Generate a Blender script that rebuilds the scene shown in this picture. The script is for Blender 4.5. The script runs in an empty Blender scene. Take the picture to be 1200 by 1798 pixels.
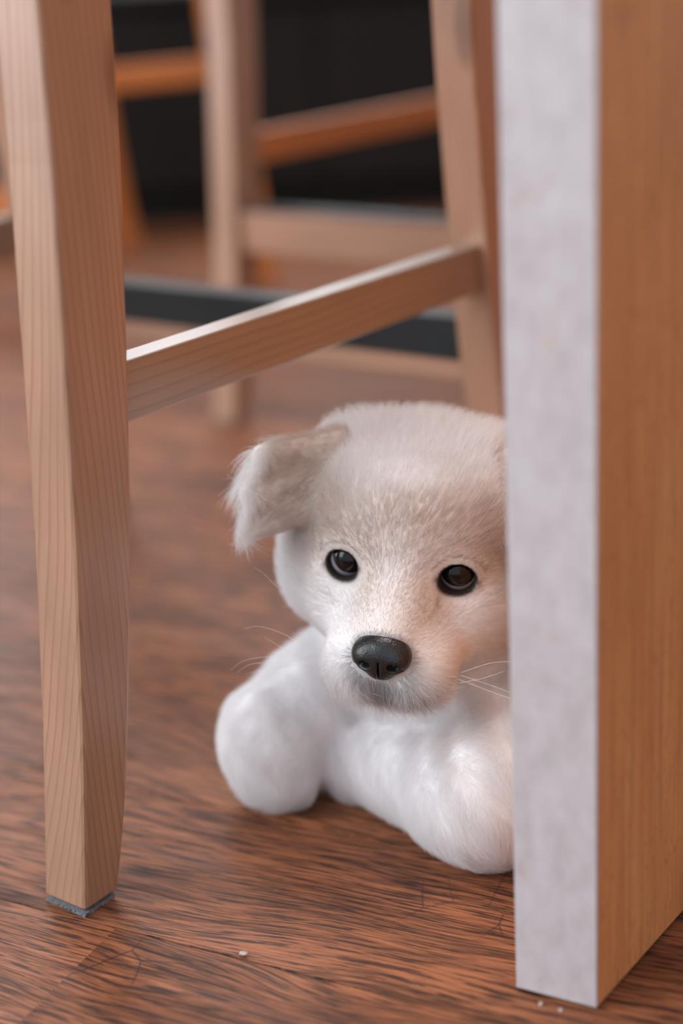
import bpy, bmesh, math
import numpy as np
from mathutils import Matrix, Vector
rng = np.random.default_rng(7)
scene = bpy.context.scene
COL = scene.collection

# ------------------------------------------------------------------ camera
cam_data = bpy.data.cameras.new('camera')
cam = bpy.data.objects.new('camera', cam_data)
COL.objects.link(cam)
cam.matrix_world = Matrix(((0.998389, 0.056737, 0.0, 0.0),
                           (-0.018925, 0.333015, -0.942732, 0.0),
                           (-0.053487, 0.941213, 0.333552, 0.48),
                           (0, 0, 0, 1)))
cam_data.sensor_fit = 'HORIZONTAL'
cam_data.sensor_width = 24.0
cam_data.lens = 56.0
cam_data.clip_start = 0.02
cam_data.dof.use_dof = True
cam_data.dof.focus_distance = 0.832
cam_data.dof.aperture_fstop = 2.3
scene.camera = cam

# ------------------------------------------------------------------ light
world = bpy.data.worlds.new('world')
scene.world = world
world.use_nodes = True
wb = world.node_tree.nodes['Background']
wb.inputs['Color'].default_value = (0.86, 0.92, 1.0, 1)
wb.inputs['Strength'].default_value = 0.95

def area(name, loc, target, sx, sy, power, color):
    d = bpy.data.lights.new(name, 'AREA')
    d.shape = 'RECTANGLE'; d.size = sx; d.size_y = sy
    d.energy = power; d.color = color
    o = bpy.data.objects.new(name, d)
    COL.objects.link(o)
    o.location = loc
    o.rotation_euler = (Vector(target) - Vector(loc)).to_track_quat('-Z', 'Y').to_euler()
    return o
area('window_daylight', (-2.0, -0.25, 1.5), (0.0, 0.85, 0.15), 1.3, 1.7, 38, (0.90, 0.95, 1.0))
area('side_window_daylight', (-2.2, .85, 1.05), (0.03, .84, 0.15), 1.2, 1.3, 28, (0.90, 0.95, 1.0))
area('added_overhead_fill', (.15, 1.25, 2.46), (.15, 1.25, 0), .9, .9, 26, (1.0, .97, .93))  # added fill without a fixture, brightens the puppy's head from above
area('back_window_daylight', (-.3, 3.50, 1.30), (0.0, .9, 0.2), 2.2, 1.6, 78, (0.90, 0.95, 1.0))

vs = scene.view_settings
vs.view_transform = 'Standard'
vs.look = 'None'
vs.gamma = 1.0
vs.use_curve_mapping = False
vs.exposure = 0.0
scene.cycles.max_bounces = 14
scene.cycles.diffuse_bounces = 8

# ------------------------------------------------------------------ node helpers
class NT:
    def __init__(s, name):
        s.m = bpy.data.materials.new(name); s.m.use_nodes = True
        s.t = s.m.node_tree; s.N = s.t.nodes; s.L = s.t.links
        s.b = s.N['Principled BSDF']; s.out = s.N['Material Output']
    def n(s, typ, ins=None, **props):
        nd = s.N.new(typ)
        for k, v in props.items(): setattr(nd, k, v)
        for k, v in (ins or {}).items():
            if isinstance(v, bpy.types.NodeSocket): s.L.new(v, nd.inputs[k])
            else: nd.inputs[k].default_value = v
        return nd
    def set(s, **kw):
        for k, v in kw.items():
            k = k.replace('_', ' ')
            if isinstance(v, bpy.types.NodeSocket): s.L.new(v, s.b.inputs[k])
            else: s.b.inputs[k].default_value = v
    def math(s, op, a, b=0.0, c=0.0):
        return s.n('ShaderNodeMath', {0: a, 1: b, 2: c}, operation=op).outputs[0]
    def ramp(s, fac, stops, interp='LINEAR'):
        r = s.n('ShaderNodeValToRGB', {0: fac}); e = r.color_ramp.elements
        r.color_ramp.interpolation = interp
        while len(e) > 1: e.remove(e[-1])
        e[0].position, e[0].color = stops[0][0], tuple(stops[0][1]) + (1,)
        for p, c in stops[1:]:
            x = e.new(p); x.color = tuple(c) + (1,)
        return r.outputs[0]
    def mix(s, fac, a, b, mode='MIX'):
        nd = s.n('ShaderNodeMix', data_type='RGBA', blend_type=mode)
        for i, v in ((0, fac), (6, a), (7, b)):
            if isinstance(v, bpy.types.NodeSocket): s.L.new(v, nd.inputs[i])
            else: nd.inputs[i].default_value = v if i == 0 else tuple(v) + (1,)
        return nd.outputs[2]
    def mapped(s, vec, scale, loc=(0, 0, 0)):
        return s.n('ShaderNodeMapping', {'Vector': vec, 'Scale': scale, 'Location': loc}).outputs[0]
    def noise(s, vec, scale=1.0, detail=3.0, rough=0.55, dist=0.0):
        return s.n('ShaderNodeTexNoise', {'Vector': vec, 'Scale': scale, 'Detail': detail,
                                          'Roughness': rough, 'Distortion': dist}).outputs[0]
    def bump(s, h, strength, dist=0.001):
        return s.n('ShaderNodeBump', {'Height': h, 'Strength': strength, 'Distance': dist}).outputs[0]

def g3(v): return (v, v, v)

# pine: grain attribute = (along, across a, across b) in metres
def mat_pine(name, base, dark, knots=True, rough=0.36, coat=.25):
    t = NT(name)
    a = t.n('ShaderNodeAttribute', attribute_name='grain').outputs['Vector']
    oi = t.n('ShaderNodeObjectInfo').outputs['Random']
    off = t.n('ShaderNodeCombineXYZ', {0: t.math('MULTIPLY', oi, 7.3), 1: oi, 2: t.math('MULTIPLY', oi, 3.1)}).outputs[0]
    v = t.n('ShaderNodeVectorMath', {0: a, 1: off}, operation='ADD').outputs[0]
    wav = t.noise(t.mapped(v, (2.2, 14, 14)), 1, 2, .5)
    sep = t.n('ShaderNodeSeparateXYZ', {0: v})
    acr = t.math('ADD', t.math('MULTIPLY', sep.outputs[1], 1.0), t.math('MULTIPLY', sep.outputs[2], .8))
    ph = t.math('ADD', t.math('MULTIPLY', acr, 230.0), t.math('MULTIPLY', wav, 5.0))
    ring = t.math('FRACT', ph)
    line = t.ramp(ring, [(0, g3(0)), (.62, g3(.15)), (.86, g3(1)), (1, g3(0))])
    fib = t.noise(t.mapped(v, (25, 900, 900)), 1, 3, .6)
    cloud = t.noise(t.mapped(v, (9, 40, 40)), 1, 3, .5)
    c = t.mix(t.math('MULTIPLY', t.n('ShaderNodeSeparateColor', {0: line}).outputs[0], t.math('MULTIPLY', cloud, .95)), base, dark)
    c = t.mix(t.math('MULTIPLY', fib, .30), c, dark)
    c = t.mix(.55, c, t.ramp(cloud, [(.25, g3(.62)), (.75, g3(1.15))]), 'MULTIPLY')
    if knots:
        vo = t.n('ShaderNodeTexVoronoi', {'Vector': t.mapped(v, (5.5, 17, 17)), 'Scale': 1.0}).outputs['Distance']
        k = t.ramp(vo, [(.0, g3(1)), (.10, g3(.75)), (.17, g3(.0))])
        c = t.mix(t.math('MULTIPLY', t.n('ShaderNodeSeparateColor', {0: k}).outputs[0], .7), c, [x * .55 for x in dark])
    t.set(Base_Color=c, Roughness=rough, Normal=t.bump(fib, .12, .0006))
    t.b.inputs['Coat Weight'].default_value = coat
    t.b.inputs['Coat Roughness'].default_value = .24
    t.b.inputs['Coat IOR'].default_value = 1.5 if coat < .5 else 1.9
    return t.m
M_PINE = mat_pine('pine_wood', (.43, .245, .16), (.22, .10, .052))
M_RAIL = mat_pine('pine_rail_shaded', (.30, .175, .105), (.13, .067, .036), knots=False, rough=.3, coat=1.0)  # darker pine copy: shade on the rail fronts is put into the colour
M_ORANGE = mat_pine('orange_shaded_pine', (.66, .22, .055), (.34, .10, .025), knots=False, rough=.6, coat=0.0)  # pine copy for far parts, their shaded orange tone put into the colour

def mat_floor():
    t = NT('laminate_plank')
    v0 = t.n('ShaderNodeTexCoord').outputs['Object']
    oi = t.n('ShaderNodeObjectInfo').outputs['Random']
    off = t.n('ShaderNodeCombineXYZ', {0: t.math('MULTIPLY', oi, 31.0), 1: t.math('MULTIPLY', oi, 17.0), 2: t.math('MULTIPLY', oi, 5.0)}).outputs[0]
    v = t.n('ShaderNodeVectorMath', {0: v0, 1: off}, operation='ADD').outputs[0]
    warp = t.noise(t.mapped(v, (3.5, 9, 1)), 1, 2, .5)
    wv = t.n('ShaderNodeVectorMath', {0: v, 1: t.n('ShaderNodeCombineXYZ', {1: t.math('MULTIPLY', warp, .06)}).outputs[0]}, operation='ADD').outputs[0]
    broad = t.noise(t.mapped(wv, (2.6, 20, 1)), 1, 4, .62)
    mid = t.noise(t.mapped(wv, (9, 130, 1)), 1, 4, .62)
    fine = t.noise(t.mapped(wv, (34, 720, 1)), 1, 4, .62)
    c = t.ramp(broad, [(.28, (.13, .047, .024)), (.44, (.25, .090, .042)), (.60, (.36, .133, .062)), (.78, (.31, .15, .075))])
    c = t.mix(t.ramp(mid, [(.48, g3(0)), (.62, g3(.40)), (.74, g3(.85))]), c, (.050, .026, .019))
    c = t.mix(t.ramp(fine, [(.49, g3(0)), (.57, g3(.9))]), c, (.036, .020, .016))
    c = t.mix(t.ramp(fine, [(.30, g3(.5)), (.44, g3(0))]), c, (.56, .22, .10))
    # knots and cross cracks
    vo = t.n('ShaderNodeTexVoronoi', {'Vector': t.mapped(wv, (3.0, 11, 1)), 'Scale': 1.0}).outputs['Distance']
    kn = t.ramp(vo, [(0, g3(.95)), (.055, g3(.75)), (.10, g3(0))])
    c = t.mix(kn, c, (.045, .028, .022))
    ck = t.n('ShaderNodeTexVoronoi', {'Vector': t.mapped(wv, (26, 20, 1)), 'Scale': 1.0}, feature='DISTANCE_TO_EDGE').outputs['Distance']
    cm = t.noise(t.mapped(v, (6, 9, 1)), 1, 2, .5)
    crack = t.math('MULTIPLY', t.n('ShaderNodeSeparateColor', {0: t.ramp(ck, [(0, g3(.9)), (.018, g3(.0))])}).outputs[0],
                   t.n('ShaderNodeSeparateColor', {0: t.ramp(cm, [(.56, g3(0)), (.66, g3(1))])}).outputs[0])
    c = t.mix(crack, c, (.05, .025, .018))
    r = t.ramp(mid, [(.3, g3(.38)), (.8, g3(.56))])
    t.set(Base_Color=c, Roughness=r, Normal=t.bump(t.math('ADD', mid, t.math('MULTIPLY', fine, .6)), .22, .0006))
    t.b.inputs['Specular IOR Level'].default_value = .18
    return t.m
M_FLOOR = mat_floor()

def mat_plain(name, col, rough=.5, var=.12, scale=60, spec=.5, metallic=0.0, coat=0.0):
    t = NT(name)
    v = t.n('ShaderNodeTexCoord').outputs['Object']
    nz = t.noise(v, scale, 4, .6)
    c = t.mix(1.0, col, t.ramp(nz, [(.25, g3(1 - var)), (.75, g3(1 + var))]), 'MULTIPLY')
    t.set(Base_Color=c, Roughness=rough, Metallic=metallic)
    t.b.inputs['Specular IOR Level'].default_value = spec
    t.b.inputs['Coat Weight'].default_value = coat
    return t.m
M_GUARD = mat_plain('black_footrest_guard', (.008, .012, .014), .42, .2, 40, .35)
M_FELT = mat_plain('grey_felt', (.15, .165, .175), .95, .5, 900, .1)
M_DARK = mat_plain('dark_lacquer', (.0035, .0025, .002), .7, .2, 8, .3)
M_DARK2 = mat_plain('dark_handle', (.05, .05, .05), .35, .1, 30, .5, 1.0)
M_WALL = mat_plain('wall_paint', (.60, .58, .55), .8, .03, 5, .3)
M_SUB = mat_plain('subfloor', (.02, .015, .012), .9, .1, 5, .2)
M_CRUMB = mat_plain('pale_crumb', (.45, .38, .33), .8, .4, 400, .3)

def mat_edge():
    t = NT('melamine_edge')
    v = t.n('ShaderNodeTexCoord').outputs['Object']
    n1 = t.noise(t.mapped(v, (1, 1, .6)), 95, 4, .62)
    n2 = t.noise(t.mapped(v, (1, 1, .55)), 62, 4, .7, 1.2)
    n3 = t.noise(v, 420, 3, .6)
    c = t.ramp(n1, [(.3, (.46, .42, .425)), (.5, (.52, .475, .485)), (.7, (.56, .525, .535))])
    c = t.mix(t.ramp(n2, [(.60, g3(0)), (.70, g3(.5)), (.8, g3(.8))]), c, (.52, .33, .25))
    c = t.mix(t.ramp(n3, [(.62, g3(0)), (.75, g3(.5))]), c, (.40, .34, .35))
    t.set(Base_Color=c, Roughness=.42, Normal=t.bump(n3, .08, .0005))
    return t.m
M_EDGE = mat_edge()
def mat_veneer():
    t = NT('orange_veneer')
    v = t.n('ShaderNodeTexCoord').outputs['Object']
    st = t.noise(t.mapped(v, (260, 260, 7)), 1, 4, .6)
    cl = t.noise(t.mapped(v, (22, 22, 7)), 1, 4, .6)
    sp = t.noise(t.mapped(v, (420, 420, 130)), 1, 3, .6)
    c = t.ramp(cl, [(.3, (.62, .25, .09)), (.55, (.76, .325, .125)), (.75, (.82, .39, .165))])
    c = t.mix(t.ramp(st, [(.5, g3(0)), (.75, g3(.45))]), c, (.25, .09, .03))
    c = t.mix(t.ramp(sp, [(.55, g3(0)), (.72, g3(.4))]), c, (.24, .085, .03))
    t.set(Base_Color=c, Roughness=.5)
    return t.m
M_VENEER = mat_veneer()

# ------------------------------------------------------------------ object helpers
def link(name, me, mat, parent=None, smooth=False):
    o = bpy.data.objects.new(name, me)
    COL.objects.link(o)
    if mat: me.materials.append(mat)
    if parent: o.parent = parent
    if smooth:
        me.polygons.foreach_set('use_smooth', [True] * len(me.polygons)); me.update()
    return o
def tag(o, label, cat, group=None):
    o['label'] = label; o['category'] = cat
    if group: o['group'] = group
def empty(name, loc, rz=0.0):
    o = bpy.data.objects.new(name, None); COL.objects.link(o)
    o.location = loc; o.rotation_euler = (0, 0, rz); o.empty_display_size = .05
    return o
def grain_attr(me, order, vecs=None):
    at = me.attributes.new('grain', 'FLOAT_VECTOR', 'POINT')
    co = np.empty(len(me.vertices) * 3, np.float32); me.vertices.foreach_get('co', co)
    co = co.reshape(-1, 3)[:, order]
    at.data.foreach_set('vector', co.ravel().copy())
def box_mesh(name, x0, x1, y0, y1, z0, z1, bev=.0015, order=None, seg=2):
    bm = bmesh.new()
    bmesh.ops.create_cube(bm, size=1)
    for v in bm.verts:
        v.co = Vector((x0 if v.co.x < 0 else x1, y0 if v.co.y < 0 else y1, z0 if v.co.z < 0 else z1))
    if bev: bmesh.ops.bevel(bm, geom=list(bm.edges), offset=bev, segments=seg, profile=.5, affect='EDGES')
    me = bpy.data.meshes.new(name); bm.to_mesh(me); bm.free()
    if order: grain_attr(me, order)
    return me
def prism_mesh(name, pts, z0, z1, bev=.001):
    bm = bmesh.new()
    lo = [bm.verts.new((x, y, z0)) for x, y in pts]; hi = [bm.verts.new((x, y, z1)) for x, y in pts]
    n = len(pts)
    bm.faces.new(lo[::-1]); bm.faces.new(hi)
    for i in range(n): bm.faces.new((lo[i], lo[(i + 1) % n], hi[(i + 1) % n], hi[i]))
    bmesh.ops.recalc_face_normals(bm, faces=bm.faces)
    if bev: bmesh.ops.bevel(bm, geom=list(bm.edges), offset=bev, segments=2, profile=.5, affect='EDGES')
    me = bpy.data.meshes.new(name); bm.to_mesh(me); bm.free()
    return me

# ------------------------------------------------------------------ floor
floor = link('floor', box_mesh('floor', -3.3, 3.3, -1.6, 4.3, -.03, -.012, 0), M_SUB)
floor['kind'] = 'structure'
GA = math.atan2(-.0429, .0852)          # plank direction
PW, PL, GAP = .128, 1.20, .0011
plank_me = box_mesh('plank', -PL / 2, PL / 2, -PW / 2 + GAP / 2, PW / 2 - GAP / 2, -.012, 0, 0)
plank_me.materials.append(M_FLOOR)
ca, sa = math.cos(GA), math.sin(GA)
seam0 = Vector((-.1986, .7553, 0))
for j in range(-18, 32):
    for i in range(-4, 5):
        lx = i * PL + (j * .437 % 1.0) * PL
        ly = (j + .5) * PW
        x = seam0.x + ca * lx - sa * ly; y = seam0.y + sa * lx + ca * ly
        if not (-2.75 < x < 2.75 and -1.0 < y < 3.75): continue
        o = bpy.data.objects.new('plank', plank_me); COL.objects.link(o)
        o.location = (x, y, 0); o.rotation_euler = (0, 0, GA); o.parent = floor

wall = link('wall_back', box_mesh('wall_back', -2.6, 2.6, 3.6, 3.7, 0, 2.5, 0), M_WALL); wall['kind'] = 'structure'
bb = link('baseboard_back', box_mesh('baseboard_back', -2.6, 2.6, 3.58, 3.6, 0, .09, .002), M_WALL); bb['kind'] = 'structure'

ce = link('ceiling', box_mesh('ceiling', -2.6, 2.6, -.1, 3.7, 2.5, 2.6, 0), M_WALL); ce['kind'] = 'structure'
wr = link('wall_right', box_mesh('wall_right', 2.6, 2.7, .7, 3.7, 0, 2.5, 0), M_WALL); wr['kind'] = 'structure'
wl = link('wall_left', box_mesh('wall_left', -2.7, -2.6, 1.7, 3.7, 0, 2.5, 0), M_WALL); wl['kind'] = 'structure'
wf = empty('window_1', (-.3, 3.56, 1.30)); wf['kind'] = 'structure'
for x0, x1, z0, z1 in ((-1.18, 1.18, .80, .86), (-1.18, 1.18, -.86, -.80), (-1.18, -1.1, -.80, .80), (1.1, 1.18, -.80, .80)):
    link('window_frame', box_mesh('window_frame', x0, x1, -.05, .04, z0, z1, .003), M_WALL, wf)

# dark sideboard in the gloom behind the stools
sb = empty('sideboard', (0, 3.2, 0))
tag(sb, 'near-black low sideboard in the gloom behind the stools', 'sideboard')
link('body', box_mesh('sideboard_body', -1.7, 1.7, -.18, .2, .06, .40, .003), M_DARK, sb)
link('plinth', box_mesh('sideboard_plinth', -1.66, 1.66, -.15, .18, 0, .06, .002), M_DARK, sb)
link('top', box_mesh('sideboard_top', -1.73, 1.73, -.22, .22, .40, .425, .003), M_DARK, sb)
for i in range(4):
    x0 = -1.69 + i * .845
    d = link('door', box_mesh('sideboard_door', x0 + .003, x0 + .842, -.2, -.1805, .075, .39, .002), M_DARK, sb)
    hx = x0 + (.80 if i % 2 == 0 else .045)
    link('handle', box_mesh('sideboard_handle', hx - .006, hx + .006, -.222, -.2, .2, .32, .003), M_DARK2, d)

# ------------------------------------------------------------------ stools
OFF_Z = [0, .1, .2, .3, .4, .5, .74]
OFF_V = [0, .0133, .0239, .0308, .0373, .0405, .043]
WID_V = [.0285, .0350, .0405, .0445, .047, .0485, .049]
LEGV = .031
def leg_mesh(sx, sy, L, W, taper=1.0):
    zs = np.concatenate([[.002, .005], np.linspace(.02, .74, 36)])
    r = .0022
    rows = []
    for k, z in enumerate(zs):
        o = np.interp(z, OFF_Z, OFF_V) * taper; w = np.interp(z, OFF_Z, WID_V)
        ins = .0025 if k == 0 else 0
        u0, u1, v0, v1 = o + ins, o + w - ins, ins, LEGV - ins
        if z < .06:                                   # rounded inner corner towards the foot
            u1 -= (.06 - z) ** 2 * 1.2
        ring = []
        for cx, cy, a0 in ((u1 - r, v1 - r, 0), (u0 + r, v1 - r, 90), (u0 + r, v0 + r, 180), (u1 - r, v0 + r, 270)):
            for a in (0, 45, 90):
                t = math.radians(a0 + a); ring.append((cx + r * math.cos(t), cy + r * math.sin(t), z))
        rows.append(ring)
    V = np.array(rows).reshape(-1, 3)
    V[:, 0] -= L / 2; V[:, 1] -= W / 2
    V[:, 0] *= -sx; V[:, 1] *= -sy
    n = 12; faces = []
    for i in range(len(zs) - 1):
        for j in range(n):
            faces.append((i * n + j, i * n + (j + 1) % n, (i + 1) * n + (j + 1) % n, (i + 1) * n + j))
    faces.append(tuple(range(n))[::-1]); faces.append(tuple((len(zs) - 1) * n + j for j in range(n)))
    if sx * sy < 0: faces = [f[::-1] for f in faces]
    me = bpy.data.meshes.new('leg'); me.from_pydata(V.tolist(), [], faces); me.update()
    grain_attr(me, [2, 0, 1])
    return me
def build_stool(loc, rz, L, W, side_z, foot_z, label, mats, group, foot_side=1):
    m_leg, m_rail, m_foot = mats
    s = empty('bar_stool', loc, rz)
    tag(s, label, 'stool', group)
    for sx in (-1, 1):
        for sy in (-1, 1):
            lg = link('leg', leg_mesh(sx, sy, L, W), m_leg, s)
            u = L / 2 - .0121; v = W / 2 - LEGV / 2
            pm = prism_mesh('felt_pad', [(sx * u + .0118 * math.cos(a), sy * v + .0149 * math.sin(a))
                                          for a in np.radians(np.arange(0, 360, 5))], 0, .0018, 0)
            # squarish felt
            for q in pm.vertices:
                dx, dy = q.co.x - sx * u, q.co.y - sy * v
                k = 1 / max(abs(dx) / .0118, abs(dy) / .0149, .72)
                kr = k * (1 + rng.uniform(-.05, .05))
                q.co.x = sx * u + dx * kr; q.co.y = sy * v + dy * kr
            link('felt_pad', pm, M_FELT, lg)
    def inner(z): return L / 2 - np.interp(z, OFF_Z, OFF_V) - np.interp(z, OFF_Z, WID_V)
    for sy in (-1, 1):      # side stretchers
        y = sy * (W / 2 - LEGV / 2); e = inner(side_z) + .006
        link('side_stretcher', box_mesh('side_stretcher', -e, e, y - .009, y + .009, side_z - .016, side_z + .016, .0013, [0, 1, 2]), m_rail, s)
    # footrest with black guard between two legs
    xf = foot_side * (inner(foot_z) + .020); yl = W / 2 - LEGV + .005
    fr = link('footrest_rail', box_mesh('footrest_rail', xf - .011, xf + .011, -yl, yl, foot_z - .022, foot_z + .022, .0015, [1, 0, 2]), m_foot, s)
    xi = -foot_side
    gy = W / 2 - LEGV - .001
    bm = bmesh.new()
    def gb(x0, x1, z0, z1):
        r = bmesh.ops.create_cube(bm, size=1)
        for v in r['verts']:
            v.co = Vector((x0 if v.co.x < 0 else x1, -gy if v.co.y < 0 else gy, z0 if v.co.z < 0 else z1))
    xs = sorted((xf + xi * .0125, xf - xi * .0115)); gb(xs[0], xs[1], foot_z + .0215, foot_z + .0245)
    xs = sorted((xf + xi * .0125, xf + xi * .0108)); gb(xs[0], xs[1], foot_z - .006, foot_z + .0215)
    gm = bpy.data.meshes.new('footrest_guard'); bm.to_mesh(gm); bm.free()
    link('footrest_guard', gm, M_GUARD, fr)
    # top rails and seat (above the frame of the picture)
    xt = inner(.7) + .026
    for sx in (-1, 1):
        link('apron', box_mesh('apron', sx * xt - .01, sx * xt + .01, -yl, yl, .675, .735, .001, [1, 0, 2]), m_rail, s)
    for sy in (-1, 1):
        y = sy * (W / 2 - LEGV / 2)
        link('apron', box_mesh('apron', -inner(.7) - .005, inner(.7) + .005, y - .009, y + .009, .675, .735, .001, [0, 1, 2]), m_rail, s)
    link('seat', box_mesh('seat', -L / 2 + .045, L / 2 - .045, -W / 2 - .01, W / 2 + .01, .74, .768, .008, [0, 1, 2], 3), m_leg, s)
    return s

UA = math.radians(52.5)
cu_, su_ = math.cos(UA), math.sin(UA)
def stool_loc(corner, lx, ly):      # world position of the centre from a floor corner given in local axes
    return (corner[0] - cu_ * lx + su_ * ly, corner[1] - su_ * lx - cu_ * ly, 0)
SL, SW = .495, .47
build_stool(stool_loc((-.1487, .7319), -SL / 2, -SW / 2), UA, SL, SW, .270, .205,
            'pale pine bar stool whose leg stands beside the white puppy', (M_PINE, M_RAIL, M_PINE), 'pine bar stools', 1)
build_stool(stool_loc((-.134, 1.669), -.285, SW / 2), UA, .57, SW, .285, .205,
            'blurred pine bar stool with black-topped footrest, behind the puppy', (M_PINE, M_ORANGE, M_PINE), 'pine bar stools', -1)
A3 = math.radians(35)
c3, s3 = math.cos(A3), math.sin(A3)
M1 = (-.075, 2.41); L3, W3 = .40, .46     # corner leg of the far stool
ctr = (M1[0] - c3 * L3 / 2 - s3 * W3 / 2, M1[1] - s3 * L3 / 2 + c3 * W3 / 2, 0)
build_stool(ctr, A3, L3, W3, .325, .16,
            'orange-brown bar stool standing furthest back, before the dark sideboard', (M_ORANGE, M_ORANGE, M_ORANGE), 'pine bar stools', -1)

# ------------------------------------------------------------------ bar table (gable panel)
PLc, PCc, PRd = Vector((.0713, .6486)), Vector((.1069, .6292)), Vector((.0577, .0753)).normalized()
tb = empty('bar_table', (PCc.x, PCc.y, 0))
tag(tb, 'bar table with a thick orange-brown end panel and pale speckled front edge', 'table')
def rel(p): return (p.x - PCc.x, p.y - PCc.y)
GLEN = .62; nrm = (PCc - PLc).normalized(); back = Vector((-nrm.y, nrm.x))
e0 = .0016
pan = [rel(PLc + PRd * e0), rel(PCc + PRd * e0), rel(PCc + PRd * GLEN), rel(PLc + PRd * GLEN)]
gp = link('end_panel', prism_mesh('end_panel', pan, .002, .90, .0006), M_VENEER, tb)
es = link('edge_band', prism_mesh('edge_band', [rel(PLc), rel(PCc), rel(PCc + PRd * (e0 + .0001)), rel(PLc + PRd * (e0 + .0001))], .002, .90, .0005), M_EDGE, gp)
es['label'] = 'pale pinkish grey speckled edge band'
tv = Vector((.793, -.609))
far = tv * 1.25
gp2 = link('end_panel', prism_mesh('end_panel', [(x + far.x, y + far.y) for x, y in pan], .002, .90, .0006), M_VENEER, tb)
A, B = PLc - tv * .02 - PRd * .02, PLc - tv * .02 + PRd * (GLEN + .02)
link('table_top', prism_mesh('table_top', [rel(A), rel(A + tv * 1.34), rel(B + tv * 1.34), rel(B)], .90, .94, .002), M_VENEER, tb)

# crumbs and chips on the floor
def crumb(px, py, r, seed, label):
    rr = np.random.default_rng(seed)
    bm = bmesh.new(); bmesh.ops.create_icosphere(bm, subdivisions=1, radius=r)
    for v in bm.verts:
        v.co *= .7 + .6 * rr.random(); v.co.z *= .5
    me = bpy.data.meshes.new('wood_chip'); bm.to_mesh(me); bm.free()
    zmin = min(v.co.z for v in me.vertices)
    o = link('wood_chip', me, M_CRUMB); o.location = (px, py, -zmin)
    tag(o, label, 'chip')
CR = [(-.0625, .6905, .0022, 1, 'tiny pale chip on the open floor between stool leg and table'),
      (.0815, .6370, .0015, 2, 'tiny crumb against the pale edge of the table panel, the nearer to the puppy'),
      (.0905, .6318, .0013, 3, 'tiny crumb at the middle of the table panel foot')]
for c in CR: crumb(*c)

# ------------------------------------------------------------------ puppy
HO = np.array([.0316, .803, .1624])                       # point between the eyes
def rot3(yaw, pit, rol):
    a, b, c = np.radians([yaw, pit, rol])
    Rz = np.array([[np.cos(a), -np.sin(a), 0], [np.sin(a), np.cos(a), 0], [0, 0, 1]])
    Rx = np.array([[1, 0, 0], [0, np.cos(b), -np.sin(b)], [0, np.sin(b), np.cos(b)]])
    Ry = np.array([[np.cos(c), 0, np.sin(c)], [0, 1, 0], [-np.sin(c), 0, np.cos(c)]])
    return Rz @ Rx @ Ry
HR = rot3(-16, 6, 5)
def to_head(p): return ((p - HO) @ HR) * 100.0            # world metres -> head centimetres
def to_world(q): return HO + (np.asarray(q, float) * .01) @ HR.T

def f_ell(c, r):
    c, r = np.array(c, float), np.array(r, float)
    def f(p):
        q = p - c
        k0 = np.sqrt(((q / r) ** 2).sum(-1)) + 1e-9
        k1 = np.sqrt(((q / r ** 2) ** 2).sum(-1)) + 1e-9
        return k0 * (k0 - 1) / k1
    return f, c - r, c + r
def f_cap(a, b, ra, rb):
    a, b = np.array(a, float), np.array(b, float); d = b - a; dd = d @ d
    def f(p):
        t = np.clip(((p - a) @ d) / dd, 0, 1)
        return np.linalg.norm(p - a - t[..., None] * d, axis=-1) - (ra + (rb - ra) * t)
    m = max(ra, rb)
    return f, np.minimum(a, b) - m, np.maximum(a, b) + m
def f_tri(a, b, c, th):
    a, b, c = [np.array(x, float) for x in (a, b, c)]
    ba, cb, ac = b - a, c - b, a - c; n = np.cross(ba, ac)
    def dot2(v): return (v * v).sum(-1)
    def f(p):
        pa, pb, pc = p - a, p - b, p - c
        s = np.sign(pa @ np.cross(ba, n)) + np.sign(pb @ np.cross(cb, n)) + np.sign(pc @ np.cross(ac, n))
        e = np.minimum(np.minimum(
            dot2(ba * np.clip(pa @ ba / dot2(ba), 0, 1)[..., None] - pa),
            dot2(cb * np.clip(pb @ cb / dot2(cb), 0, 1)[..., None] - pb)),
            dot2(ac * np.clip(pc @ ac / dot2(ac), 0, 1)[..., None] - pc))
        pl = (pa @ n) ** 2 / dot2(n)
        return np.sqrt(np.where(s < 2.0, e, pl)) - th
    st = np.stack([a, b, c])
    return f, st.min(0) - th, st.max(0) + th
def smin(a, b, k):
    h = np.maximum(k - np.abs(a - b), 0) / k
    return np.minimum(a, b) - h * h * k * .25

# --- field in centimetres; body primitives in world cm, head primitives in head cm
def axis(lo, hi, flo, fhi, coarse, fine):
    xs = [lo]
    while xs[-1] < hi:
        x = xs[-1]
        d = max(flo - x, x - fhi, 0)
        xs.append(x + min(coarse, fine + d * .08))
    return np.array(xs)
AX = axis(-10.5, 33, -5, 10, .26, .125)
AY = axis(70, 116, 73, 83.5, .26, .125)
AZ = axis(-.6, 26.5, 8.5, 19.5, .26, .125)
vol = np.full((len(AX), len(AY), len(AZ)), 9.0, np.float32)
HOc = HO * 100
def sub_slices(lo, hi):
    return tuple(slice(max(np.searchsorted(A_, l) - 1, 0), min(np.searchsorted(A_, h) + 1, len(A_))) for A_, l, h in zip((AX, AY, AZ), lo, hi))
def apply(prim, k, head=False, carve=False):
    f, lo, hi = prim
    pad = k + .6
    if head:
        cs = np.array([[x, y, z] for x in (lo[0], hi[0]) for y in (lo[1], hi[1]) for z in (lo[2], hi[2])]) @ HR.T + HOc
        lo, hi = cs.min(0), cs.max(0)
    sl = sub_slices(lo - pad, hi + pad)
    P = np.stack(np.meshgrid(AX[sl[0]], AY[sl[1]], AZ[sl[2]], indexing='ij'), -1)
    if head: P = (P - HOc) @ HR
    d = f(P)
    if carve: vol[sl] = -smin(-vol[sl], d, k)
    else: vol[sl] = smin(vol[sl], d, k)
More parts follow.
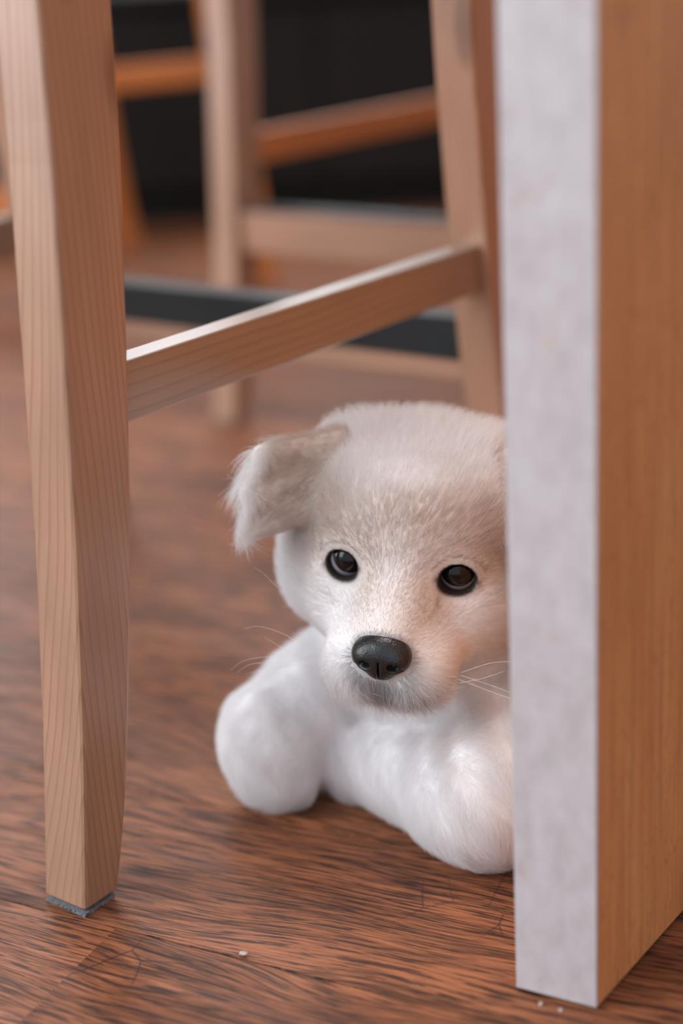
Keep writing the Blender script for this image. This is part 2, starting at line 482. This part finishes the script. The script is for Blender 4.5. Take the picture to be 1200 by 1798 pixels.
# torso and limbs (world cm)
apply(f_cap((8.5, 90, 8.6), (19.5, 100.5, 8.2), 7.0, 7.4), 2, )
apply(f_ell((6.2, 87.0, 8.2), (6.6, 6.0, 7.2)), 3)                     # chest
apply(f_cap((4.5, 87.5, 15.0), (8.5, 90.5, 9.5), 6.0, 6.6), 3)         # neck
apply(f_ell((16.2, 103.6, 5.8), (4.6, 5.2, 5.4)), 2.5)                 # haunches
apply(f_ell((23.4, 98.2, 5.8), (4.6, 5.2, 5.4)), 2.5)
apply(f_cap((14.6, 102.5, 2.4), (10.6, 98.8, 2.0), 2.4, 2.1), 1.2)     # hind paws
apply(f_cap((24.0, 95.0, 2.4), (20.0, 90.8, 2.0), 2.4, 2.1), 1.2)
apply(f_cap((23.0, 104.5, 9), (27.5, 108.5, 8.5), 2.4, 2.0), 2)        # tail
apply(f_cap((27.5, 108.5, 8.5), (29.5, 109.5, 12.5), 2.0, 1.3), 1.5)
# foreleg on the stool side
apply(f_cap((3.6, 88.0, 8.5), (-1.6, 87.2, 5.6), 3.8, 3.2), 1.6)
apply(f_cap((-1.6, 87.2, 5.4), (-4.5, 85.4, 4.1), 3.1, 3.1), .9)
apply(f_ell((-4.7, 85.2, 3.2), (2.95, 3.1, 3.1)), .9)
for tx, ty in ((-5.7, 84.2), (-4.5, 83.6), (-3.3, 84.2)): apply(f_ell((tx, ty, 1.9), (.85, 1.3, 1.2)), 1.2)
# foreleg folded across in front of the chest
apply(f_cap((10.2, 86.0, 7.6), (8.2, 77.9, 3.9), 4.2, 3.4), 1.6)
apply(f_ell((6.9, 77.7, 3.3), (3.9, 3.2, 3.15)), 1.5)
apply(f_cap((7.0, 77.4, 3.3), (.9, 85.0, 2.7), 3.25, 2.65), 1.2)
apply(f_ell((.4, 85.6, 2.35), (2.3, 2.3, 2.2)), 1.0)
for tx, ty in ((-.8, 85.6), (-.6, 86.8), (-.3, 84.5)): apply(f_ell((tx, ty, 1.5), (1.1, 1.0, 1.2)), .9)
# head (head cm)
H_ = lambda prim, k: apply(prim, k, head=True)
H_(f_ell((0, 5.3, 1.3), (6.5, 6.3, 3.9)), 2.5)
H_(f_ell((0, 2.3, 1.8), (4.8, 3.2, 3.3)), 1.5)
for s in (-1, 1):
    H_(f_ell((s * 3.7, 3.4, -2.6), (2.9, 4.3, 3.6)), 2.0)
    H_(f_ell((s * 4.4, 5.4, 2.2), (2.9, 3.9, 2.6)), 2.0)
    H_(f_ell((s * 3.0, 2.0, 1.75), (1.6, 1.9, .9)), 1.2)               # brow
H_(f_ell((0, -.7, -3.8), (3.6, 4.1, 2.6)), 2.0)                       # muzzle
H_(f_cap((0, .6, -.3), (0, -3.6, -2.4), 2.0, 1.5), 1.8)               # bridge
for s in (-1, 1): H_(f_ell((s * 1.6, -2.8, -4.2), (1.95, 2.3, 1.8)), 1.0)   # flews
H_(f_ell((0, -.4, -5.75), (2.5, 3.6, 1.4)), .6)                       # jaw
EYE = [(-3.05, .42, 0.0), (2.95, .42, 0.0)]
EOUT = []
for s, e in zip((-1, 1), EYE):
    H_(f_ell((e[0], e[1], e[2] + .03), (1.36, 1.26, 1.26)), .6)
    ax = np.array([s * .16, -1.0, .05]); ax /= np.linalg.norm(ax)
    xx = np.cross(ax, [0, 0, 1]); xx /= np.linalg.norm(xx); zz = np.cross(xx, ax)
    if xx[0] < 0: xx = -xx
    if zz[2] < 0: zz = -zz
    tl = math.radians(-8 * s)
    x2, z2 = xx * math.cos(tl) + zz * math.sin(tl), zz * math.cos(tl) - xx * math.sin(tl)
    EOUT.append((np.array(e), ax, x2, z2))
RX, RZU, RZD = .94, .80, .80
def eye_uv(q, i):
    e, ax, x2, z2 = EOUT[i]
    d = q - e
    u, w, t = d @ x2, d @ z2, d @ ax
    return u, w, t
def eye_r(q, i):
    u, w, t = eye_uv(q, i)
    rz = np.where(w > 0, RZU, RZD)
    return np.sqrt((u / RX) ** 2 + (w / rz) ** 2), t
for i in (0, 1):
    def fe(p, i=i):
        r, t = eye_r(p, i)
        return np.maximum((r - 1) * .8, -(t + .1))
    e = np.array(EYE[i])
    apply((fe, e - 2.2, e + 2.2), .12, head=True, carve=True)
# mouth groove
def f_mouth(p):
    x, y, z = p[..., 0], p[..., 1], p[..., 2]
    zl = -5.65 + .10 * np.abs(x) - .02 * x * x + .10 * np.maximum(y + 3, 0)
    return np.maximum(np.abs(z - zl) - .10, np.maximum(np.abs(x) - 2.9, np.maximum(y + .6, -(y + 6))))
apply((f_mouth, np.array((-3.2, -6., -6.4)), np.array((3.2, 0., -4.8))), .25, head=True, carve=True)
# ears: folded flaps
EARS = []
for s in (-1, 1):
    m = np.array((-s, 1, 1.0)) * np.array((1, 1, 1))
    def E_(x, y, z): return (-s * x if s > 0 else x, y, z) if s < 0 else (-x, y, z)
    ti, to, tp, li, lf, ba = [E_(*v) for v in ((-4.8, 4.6, 5.0), (-8.7, 2.6, 4.5), (-8.8, .6, .8), (-5.6, 1.3, 1.9), (-9.0, 1.3, 2.7), (-6.0, 5.2, 1.2))]
    mid = tuple((np.array(ti) + np.array(li)) / 2 + np.array((0, -.3, .2)))
    tris = [(ti, to, lf), (ti, lf, mid), (mid, lf, li), (lf, tp, li), (ti, to, ba), (to, lf, ba)]
    EARS.append((s, [f_tri(*t, .42)[0] for t in tris], np.array(ti), np.array(tp)))
    for t in tris: H_(f_tri(*t, .42), .45)
vol = np.maximum(vol, -(AZ[None, None, :] - .15)).astype(np.float32)   # flattened where it lies on the floor

def surface_nets(v, ax):
    s = v < 0
    c = [s[i:s.shape[0] - 1 + i, j:s.shape[1] - 1 + j, k:s.shape[2] - 1 + k] for i in (0, 1) for j in (0, 1) for k in (0, 1)]
    cnt = sum(x.astype(np.int8) for x in c)
    idx = np.argwhere((cnt > 0) & (cnt < 8))
    ids = -np.ones(cnt.shape, np.int64); ids[tuple(idx.T)] = np.arange(len(idx))
    corners = np.array([(i, j, k) for i in (0, 1) for j in (0, 1) for k in (0, 1)])
    cv = np.stack([v[tuple((idx + o).T)] for o in corners], 1)
    acc = np.zeros((len(idx), 3)); n = np.zeros(len(idx))
    for a in range(8):
        for b in range(a + 1, 8):
            if np.abs(corners[a] - corners[b]).sum() != 1: continue
            va, vb = cv[:, a], cv[:, b]; m = (va < 0) != (vb < 0)
            t = np.where(m, va / np.where(m, va - vb, 1), 0)
            acc += np.where(m[:, None], corners[a] + t[:, None] * (corners[b] - corners[a]), 0); n += m
    acc /= n[:, None]
    P = np.stack([ax[d][idx[:, d]] + acc[:, d] * (ax[d][idx[:, d] + 1] - ax[d][idx[:, d]]) for d in range(3)], 1)
    quads = []
    for d in range(3):
        o1, o2 = [(1, 2), (2, 0), (0, 1)][d]
        sl0 = [slice(None)] * 3; sl1 = [slice(None)] * 3
        sl0[d] = slice(0, -1); sl1[d] = slice(1, None)
        ch = s[tuple(sl0)] != s[tuple(sl1)]
        e = np.argwhere(ch)
        e = e[(e[:, o1] > 0) & (e[:, o2] > 0) & (e[:, o1] < cnt.shape[o1]) & (e[:, o2] < cnt.shape[o2])]
        def at(a, b):
            q = e.copy(); q[:, o1] -= a; q[:, o2] -= b
            return ids[tuple(q.T)]
        Q = np.stack([at(1, 1), at(0, 1), at(0, 0), at(1, 0)], 1)
        inside = s[tuple(e.T)]
        Q[~inside] = Q[~inside][:, ::-1]
        quads.append(Q)
    Q = np.concatenate(quads)
    return P, Q[(Q >= 0).all(1)]
PV, PQ = surface_nets(vol, (AX, AY, AZ))
# light relaxation
for _ in range(2):
    acc = np.zeros_like(PV); cn = np.zeros(len(PV))
    for k in range(4):
        np.add.at(acc, PQ[:, k], PV[PQ[:, (k + 1) % 4]] + PV[PQ[:, (k + 3) % 4]]); np.add.at(cn, PQ[:, k], 2)
    PV = PV * .5 + .5 * acc / np.maximum(cn, 1)[:, None]
PVw = PV * .01

def sstep(a, b, x):
    t = np.clip((x - a) / (b - a), 0, 1); return t * t * (3 - 2 * t)
def ear_dist(q):
    return np.stack([np.min([f(q) for f in fs], 0) for _, fs, _, _ in EARS], 0)
WHITE = np.array((.93, .92, .925)); BEIGE = np.array((.71, .625, .57)); DARK = np.array((.030, .022, .019)); PINK = np.array((.55, .40, .36))
def wob(p, f, ph=0.0):
    return (np.sin(p[:, 0] * f + 1.7 * ph) * np.sin(p[:, 1] * f * 1.13 + ph + .6) + np.sin(p[:, 2] * f * .91 + p[:, 0] * f * .6 + 2.1 * ph)) * .5
def fur_colour(pw):
    """colour of the coat (pigment, plus face shade painted into the beige) and eye/lip pigment masks"""
    q = to_head(pw); x, y, z = q.T
    hd = np.linalg.norm(q - np.array((0, 3.5, .0)), axis=1)
    w = sstep(9.8, 8.0, hd)
    face = sstep(7.5, 3.0, y) * sstep(5.1, 3.3, z) * sstep(-6.2, -4.0, z) * sstep(6.4, 5.0, np.abs(x + wob(q, .9) * .3))  # cream coat with face shade painted in; the backlit crown stays white
    blaze = np.exp(-(x / (1.1 + .25 * np.maximum(-z, 0))) ** 2) * sstep(3.5, .2, z)
    beige = face * (1 - .45 * blaze) * w * (1 - .75 * sstep(.5, -1.5, z) * sstep(1.2, 3.0, np.abs(x))) * (1 - .6 * sstep(-1.2, -3.0, z))
    beige *= .80 + .2 * wob(q, 1.3, 1.0)
    ed = ear_dist(q).min(0)
    em = sstep(.75, .3, ed)
    ecore = em * sstep(9.1, 7.6, np.abs(x))
    beige = np.maximum(beige * (1 - em * .5), ecore * sstep(-1, 2, z))
    c = WHITE + (BEIGE - WHITE) * np.clip(beige, 0, 1)[:, None]
    pig = np.zeros(len(q)); pk = np.zeros(len(q))
    for i in (0, 1):
        r, t = eye_r(q, i); u, wv, _ = eye_uv(q, i)
        s = -1 if i == 0 else 1
        front = t > -.2
        low = sstep(.1, -.5, wv)
        ring = sstep(1.27 + .14 * low, 1.10, r) * front
        inner = np.exp(-((u * s + 1.05) / .26) ** 2 - ((wv + .05) / .26) ** 2) * front * .9
        outer = np.exp(-((u * s - 1.1) / .20) ** 2 - ((wv + .1) / .3) ** 2) * front * .8
        lash = np.exp(-((r - 1.62) / .085) ** 2) * sstep(.25, .6, wv) * front * .45
        halo = sstep(1.7, 1.15, r) * front * .30
        upper = sstep(.15, .5, wv) * sstep(1.03, 1.12, r) * sstep(1.6, 1.4, r)
        pig = np.maximum(pig, np.maximum.reduce([halo, ring * (1 - .85 * upper * sstep(1.12, 1.2, r)), inner, outer, lash]))
        if i == 1:
            pk = np.maximum(pk, np.exp(-((u + .85) / .14) ** 2 - ((wv + 1.15) / .32) ** 2) * front * .9)
    # philtrum, lips
    fr = sstep(-1.5, -3.2, y)
    ph = np.exp(-(x / (.55 + .5 * np.clip(-3.7 - z, 0, 2))) ** 2) * sstep(-3.5, -4.0, z) * sstep(-6.0, -5.4, z) * fr
    zl = -5.65 + .10 * np.abs(x) - .02 * x * x + .10 * np.maximum(y + 3, 0)
    lip = np.exp(-((z - zl) / .16) ** 2) * sstep(3.0, 2.2, np.abs(x)) * sstep(-.2, -1.2, y)
    pig = np.maximum(pig, np.maximum(ph * .42, lip * .75))
    side = np.exp(-((x - 1.7) / .9) ** 2 - ((z + 4.8) / .7) ** 2) * fr * .35
    pig = np.maximum(pig, side)
    nosering = sstep(1.22, 1.0, np.sqrt((x / 1.6) ** 2 + ((z + 2.8) / 1.3) ** 2)) * sstep(-3.6, -4.3, y)
    pig = np.maximum(pig, nosering * .45)
    chin = np.exp(-((z - zl + .42) / .28) ** 2) * sstep(2.6, 1.6, np.abs(x)) * sstep(-1.2, -2.2, y)
    corner = np.exp(-((np.abs(x) - 3.0) / .5) ** 2 - ((z + 5.2) / .35) ** 2) * sstep(1.2, -.6, y)
    pk = np.maximum(pk, np.maximum(chin * .45, corner * .22))
    c = c + (PINK - c) * np.clip(pk, 0, 1)[:, None]
    c = c + (DARK - c) * np.clip(pig, 0, 1)[:, None]
    return c, pig
pup = empty('puppy', (.06, .87, 0))
tag(pup, 'fluffy white and cream puppy lying with folded forelegs, peering past the table panel', 'dog')
PO = np.array((.06, .87, 0))
me = bpy.data.meshes.new('body')
me.vertices.add(len(PVw)); me.vertices.foreach_set('co', (PVw - PO).astype(np.float32).ravel())
me.loops.add(len(PQ) * 4); me.loops.foreach_set('vertex_index', PQ.astype(np.int32).ravel())
me.polygons.add(len(PQ)); me.polygons.foreach_set('loop_start', np.arange(0, len(PQ) * 4, 4, dtype=np.int32))
me.update(calc_edges=True); me.validate()
vc, vp = fur_colour(PVw)
ca_ = me.attributes.new('coat', 'FLOAT_COLOR', 'POINT')
ca_.data.foreach_set('color', np.concatenate([vc, np.ones((len(vc), 1))], 1).astype(np.float32).ravel())
def mat_coat(name, rough, hair):
    t = NT(name)
    c = t.n('ShaderNodeAttribute', attribute_name='coat').outputs['Color']
    t.set(Base_Color=c, Roughness=rough)
    t.b.inputs['Specular IOR Level'].default_value = .15 if hair else .1
    t.b.inputs['Sheen Weight'].default_value = 0.0
    if hair:
        tr = t.n('ShaderNodeBsdfTranslucent', {'Color': c})
        mx = t.n('ShaderNodeMixShader', {0: .45, 1: t.b.outputs[0], 2: tr.outputs[0]})
        t.L.new(mx.outputs[0], t.out.inputs['Surface'])
    else:
        t.b.inputs['Subsurface Weight'].default_value = 0.0
    return t.m
M_SKIN = mat_coat('puppy_undercoat', .9, False)
M_FUR = mat_coat('puppy_fur', .7, True)
body = link('body', me, M_SKIN, pup, True)

# --- fur: hair curves rooted on the body
T = np.concatenate([PQ[:, [0, 1, 2]], PQ[:, [0, 2, 3]]])
a, b, c = PVw[T[:, 0]], PVw[T[:, 1]], PVw[T[:, 2]]
fn = np.cross(b - a, c - a); far_ = np.linalg.norm(fn, axis=1); ar = far_ * .5
vn = np.zeros_like(PVw)
for k in range(3): np.add.at(vn, T[:, k], fn)
vn /= np.linalg.norm(vn, axis=1)[:, None] + 1e-12
cen = (a + b + c) / 3
dens = np.ones(len(T))
dens *= np.where(cen[:, 0] + (cen[:, 1] - .9) * .5 > .135, .22, 1)     # body behind the panel
dens *= np.where(cen[:, 2] < .004, 0.0, 1)
qh = to_head(cen)
dens *= np.where((np.abs(qh[:, 0]) < 7) & (qh[:, 1] < 3) & (qh[:, 2] > -7), 1.9, 1)
NH = 260000
ti = rng.choice(len(T), NH, p=ar * dens / (ar * dens).sum())
r1, r2 = rng.random(NH), rng.random(NH); sq = np.sqrt(r1)
w0, w1, w2 = 1 - sq, sq * (1 - r2), sq * r2
root = a[ti] * w0[:, None] + b[ti] * w1[:, None] + c[ti] * w2[:, None]
nn = vn[T[ti, 0]] * w0[:, None] + vn[T[ti, 1]] * w1[:, None] + vn[T[ti, 2]] * w2[:, None]
nn /= np.linalg.norm(nn, axis=1)[:, None] + 1e-12
q = to_head(root); x, y, z = q.T
hd = np.linalg.norm(q - np.array((0, 3.5, 0)), axis=1)
wh = sstep(10.2, 8.4, hd)
ed = ear_dist(q); em = sstep(.8, .5, ed.min(0)); side = np.argmin(ed, 0)
# flow directions
fh = q - np.array((0, -6.0, -2.6)); fh /= np.linalg.norm(fh, axis=1)[:, None]
fh += np.stack([0 * x, .5 * np.ones(NH), -.35 * sstep(0, -4, z) * sstep(2.5, 4.5, np.abs(x))], 1)
top = sstep(3.6, 5.3, z) * sstep(1.5, 4.5, y)
fh += np.stack([x * .06, -.1 + 0 * x, .5 + 0 * x], 1) * top[:, None]
for k, (s, fs, ti_, tp_) in enumerate(EARS):
    d = (tp_ - ti_) / np.linalg.norm(tp_ - ti_) * 1.0 + np.array((s * .4, .1, 0))
    m = (em * (side == k))[:, None]
    fh = fh * (1 - m) + d * m
fhw = fh @ HR.T
fb = np.tile(np.array((.25, .1, -.9)), (NH, 1))
low = sstep(.085, .05, root[:, 2])
legA = low * sstep(.0, -.02, root[:, 0]); legB = low * sstep(.84, .80, root[:, 1])
fb = fb * (1 - legA[:, None]) + np.array((-.45, -.55, -.6)) * legA[:, None]
fb = fb * (1 - legB[:, None]) + np.array((.35, -.45, -.75)) * legB[:, None]
bk = sstep(.10, .16, root[:, 0])[:, None] * (1 - low[:, None])
fb = fb * (1 - bk) + np.array((.6, .75, -.45)) * bk
fl = fhw * wh[:, None] + fb * (1 - wh[:, None])
fl += .22 * rng.normal(size=(NH, 3)) + .10 * np.stack([wob(q, 2.1, .3), wob(q, 2.4, 1.9), wob(q, 2.2, 3.3)], 1) + (.45 * (1 - wh))[:, None] * np.stack([wob(q, 2.7, 4.3), wob(q, 3.1, 2.9), wob(q, 2.5, .7)], 1)
fl -= nn * (fl * nn).sum(1)[:, None]
fl /= np.linalg.norm(fl, axis=1)[:, None] + 1e-9
# lengths (cm) and lift
ruff = sstep(4.8, 6.6, np.abs(x)) * sstep(1.5, -1.0, z)
Lh = .35 + .65 * sstep(-2.5, 2.0, y) + .5 * sstep(4.6, 6.6, np.abs(x)) + 1.0 * ruff + 1.0 * top
Lh = Lh * (.55 + .45 * sstep(.9, 4.5, np.linalg.norm(q - np.array((0, -5.2, -2.8)), axis=1)))
Lh = Lh * (1 - em) + em * (.75 + .35 * sstep(8.2, 9.4, np.abs(x)))
Lb = 1.7 - .5 * low
L_ = Lh * wh + Lb * (1 - wh)
col, pig = fur_colour(root)
keep = root[:, 2] > .003
for i in (0, 1):
    r, t = eye_r(q, i); u, wv, _ = eye_uv(q, i); fr_ = (t > -.6)
    L_ = np.where(fr_, L_ * (.30 + .70 * sstep(1.15, 2.6, r)), L_)
    keep &= ~((r < 1.2) & fr_ & (t < 3))
nr = np.sqrt((x / 1.55) ** 2 + ((z + 2.8) / 1.2) ** 2)
keep &= ~((nr < 1.0) & (y < -3.4))
L_ *= .7 + .5 * rng.random(NH)
lift = (.36 + .60 * top + .20 * em + .65 * ruff) * wh + .50 * (1 - wh)
root, nn, fl, L_, lift, col, pig = [v[keep] for v in (root, nn, fl, L_, lift, col, pig)]
NH = len(root)
K = 5; S = np.linspace(0, 1, K)
pts = np.empty((NH, K, 3))
for k, s in enumerate(S):
    ang = lift * (1.25 - .75 * s)
    d = nn * np.sin(ang)[:, None] + fl * np.cos(ang)[:, None]
    pts[:, k] = root - nn * .0003 + d * (L_ * .01 * s)[:, None]
pts[:, :, 2] = np.maximum(pts[:, :, 2], .0008)
rad = np.tile(np.array((.060, .060, .052, .038, .015)) * .001, (NH, 1)) * (.7 + .6 * rng.random((NH, 1)))
col = col * (.88 + .15 * rng.random((NH, 1)))
cu = bpy.data.hair_curves.new('fur')
cu.add_curves([K] * NH)
cu.attributes['position'].data.foreach_set('vector', (pts - PO).astype(np.float32).ravel())
ra = cu.attributes.get('radius') or cu.attributes.new('radius', 'FLOAT', 'POINT')
ra.data.foreach_set('value', rad.astype(np.float32).ravel())
hc = cu.attributes.new('coat', 'FLOAT_COLOR', 'POINT')
cc = np.repeat(np.concatenate([col, np.ones((NH, 1))], 1)[:, None, :], K, 1)
hc.data.foreach_set('color', cc.astype(np.float32).ravel())
cu.materials.append(M_FUR)
fur = bpy.data.objects.new('fur', cu); COL.objects.link(fur); fur.parent = pup; fur['kind'] = 'stuff'

# --- eyes
def mat_gloss(name, colr, rough, coat):
    t = NT(name)
    v = t.n('ShaderNodeTexCoord').outputs['Object']
    nz = t.noise(v, 900, 2, .5)
    t.set(Base_Color=t.mix(1.0, colr, t.ramp(nz, [(.3, g3(.8)), (.7, g3(1.2))]), 'MULTIPLY'), Roughness=rough)
    t.b.inputs['Specular IOR Level'].default_value = .38
    t.b.inputs['Coat Weight'].default_value = coat; t.b.inputs['Coat Roughness'].default_value = .02
    return t
M_SCLERA = mat_gloss('eye_white', (.26, .28, .33), .1, .3).m
M_IRIS = mat_gloss('eye_iris', (.010, .008, .007), .05, 0.0).m
M_PUPIL = mat_gloss('eye_pupil', (.002, .002, .002), .05, 0.0).m
def cap_mesh(name, r, ang, seg=40, rings=12):
    V = [(0, 0, r)]; Fc = []
    for i in range(1, rings + 1):
        a_ = ang * i / rings
        for j in range(seg):
            p_ = 2 * math.pi * j / seg
            V.append((r * math.sin(a_) * math.cos(p_), r * math.sin(a_) * math.sin(p_), r * math.cos(a_)))
    for j in range(seg): Fc.append((0, 1 + j, 1 + (j + 1) % seg))
    for i in range(rings - 1):
        for j in range(seg):
            Fc.append((1 + i * seg + j, 1 + (i + 1) * seg + j, 1 + (i + 1) * seg + (j + 1) % seg, 1 + i * seg + (j + 1) % seg))
    m_ = bpy.data.meshes.new(name); m_.from_pydata(V, [], Fc); m_.update(); return m_
ER = .0112
for i in (0, 1):
    ew = to_world(EYE[i])
    gaze = (Vector((0, 0, .56)) - Vector(ew)).normalized()
    eo = link('eye', cap_mesh('eye', ER, math.pi * .999, 40, 24), M_SCLERA, pup, True)
    eo.location = Vector(ew - PO); eo.rotation_euler = gaze.to_track_quat('Z', 'Y').to_euler()
    eo['label'] = 'dark glossy eye'
    ir = link('iris', cap_mesh('iris', ER * 1.012, math.radians(56)), M_IRIS, eo, True)
    link('pupil', cap_mesh('pupil', ER * 1.02, math.radians(25)), M_PUPIL, ir, True) if False else link('pupil', cap_mesh('pupil', ER * 1.02, math.radians(30)), M_PUPIL, eo, True)

# --- nose
nx = np.arange(-2.1, 2.1, .07); ny = np.arange(-6.6, -3.2, .07); nz_ = np.arange(-4.6, -1.2, .07)
G = np.stack(np.meshgrid(nx, ny, nz_, indexing='ij'), -1)
nv = f_ell((0, -4.75, -2.5), (1.50, 1.0, 1.0))[0](G)
nv = smin(nv, f_ell((0, -4.85, -3.2), (.95, .85, .90))[0](G), .6)
for s in (-1, 1):
    nv = smin(nv, f_ell((s * .85, -5.0, -2.7), (.72, .75, .72))[0](G), .35)
    nv = -smin(-nv, f_ell((s * .76, -5.75, -2.9), (.32, .55, .26))[0](G), .12)
    nv = -smin(-nv, f_cap((s * .85, -5.65, -3.0), (s * 1.55, -5.2, -3.25), .15, .06)[0](G), .12)
gx = np.maximum(np.abs(G[..., 0]) - .035, np.maximum(np.abs(G[..., 2] + 3.5) - .9, G[..., 1] + 5.25))
nv = -smin(-nv, gx, .14)
NV, NQ = surface_nets(nv, (nx, ny, nz_))
nm = bpy.data.meshes.new('nose'); nm.from_pydata((to_world(NV) - PO).tolist(), [], NQ.tolist()); nm.update()
t = mat_gloss('nose_leather', (.014, .015, .017), .30, .35)
vv = t.n('ShaderNodeTexCoord').outputs['Object']
vor = t.n('ShaderNodeTexVoronoi', {'Vector': vv, 'Scale': 900.0}).outputs['Distance']
t.set(Normal=t.bump(vor, .5, .0004))
t.b.inputs['Coat Roughness'].default_value = .25
no = link('nose', nm, t.m, pup, True); no['label'] = 'wet black nose'

# --- whiskers
M_WHISK = mat_plain('whisker_hair', (.80, .76, .72), .4, .05, 50)
def whisker(p, r0=.00011):
    p = [np.array(v) for v in p]
    n = 14; P_ = []
    for i in range(n):
        t_ = i / (n - 1) * 3; k = min(int(t_), 2); f_ = t_ - k
        p0, p1, p2, p3 = p[max(k - 1, 0)], p[k], p[k + 1], p[min(k + 2, 3)]
        P_.append(.5 * ((2 * p1) + (p2 - p0) * f_ + (2 * p0 - 5 * p1 + 4 * p2 - p3) * f_ ** 2 + (3 * p1 - p0 - 3 * p2 + p3) * f_ ** 3))
    V = []; Fc = []
    for i, c_ in enumerate(P_):
        d_ = P_[min(i + 1, n - 1)] - P_[max(i - 1, 0)]; d_ /= np.linalg.norm(d_)
        a_ = np.cross(d_, (0, 1, 0)); a_ /= np.linalg.norm(a_); b_ = np.cross(d_, a_)
        r_ = r0 * (1 - .75 * i / (n - 1))
        for k in range(5):
            th = 2 * math.pi * k / 5; V.append(c_ + (a_ * math.cos(th) + b_ * math.sin(th)) * r_ - PO)
    for i in range(n - 1):
        for k in range(5): Fc.append((i * 5 + k, i * 5 + (k + 1) % 5, i * 5 + 5 + (k + 1) % 5, i * 5 + 5 + k))
    m_ = bpy.data.meshes.new('whisker'); m_.from_pydata([tuple(v) for v in V], [], Fc); m_.update()
    link('whisker', m_, M_WHISK, pup, True)
WH = [[(-.0200, .782, .1232), (-.0411, .784, .1226), (-.0566, .786, .1202), (-.065, .788, .114)],
      [(-.0190, .782, .1205), (-.0383, .784, .1191), (-.0537, .786, .1177), (-.0618, .788, .1121)],
      [(-.0200, .782, .1249), (-.0342, .785, .1345), (-.0476, .788, .1387), (-.056, .790, .1369)],
      [(-.0210, .780, .1200), (-.0331, .780, .1271), (-.0419, .780, .1337), (-.0447, .780, .1362)],
      [(-.0290, .795, .1500), (-.0384, .796, .1595), (-.044, .797, .1660), (-.0489, .798, .1690)],
      [(-.0195, .782, .1181), (-.0354, .783, .1165), (-.0493, .784, .1147), (-.0571, .785, .1125)]]
for w_ in WH: whisker(w_)
for w_ in WH[:4]:
    h4 = [to_head(np.array(v)) * np.array((-1, 1, 1)) for v in w_]
    whisker([to_world(v) for v in h4])
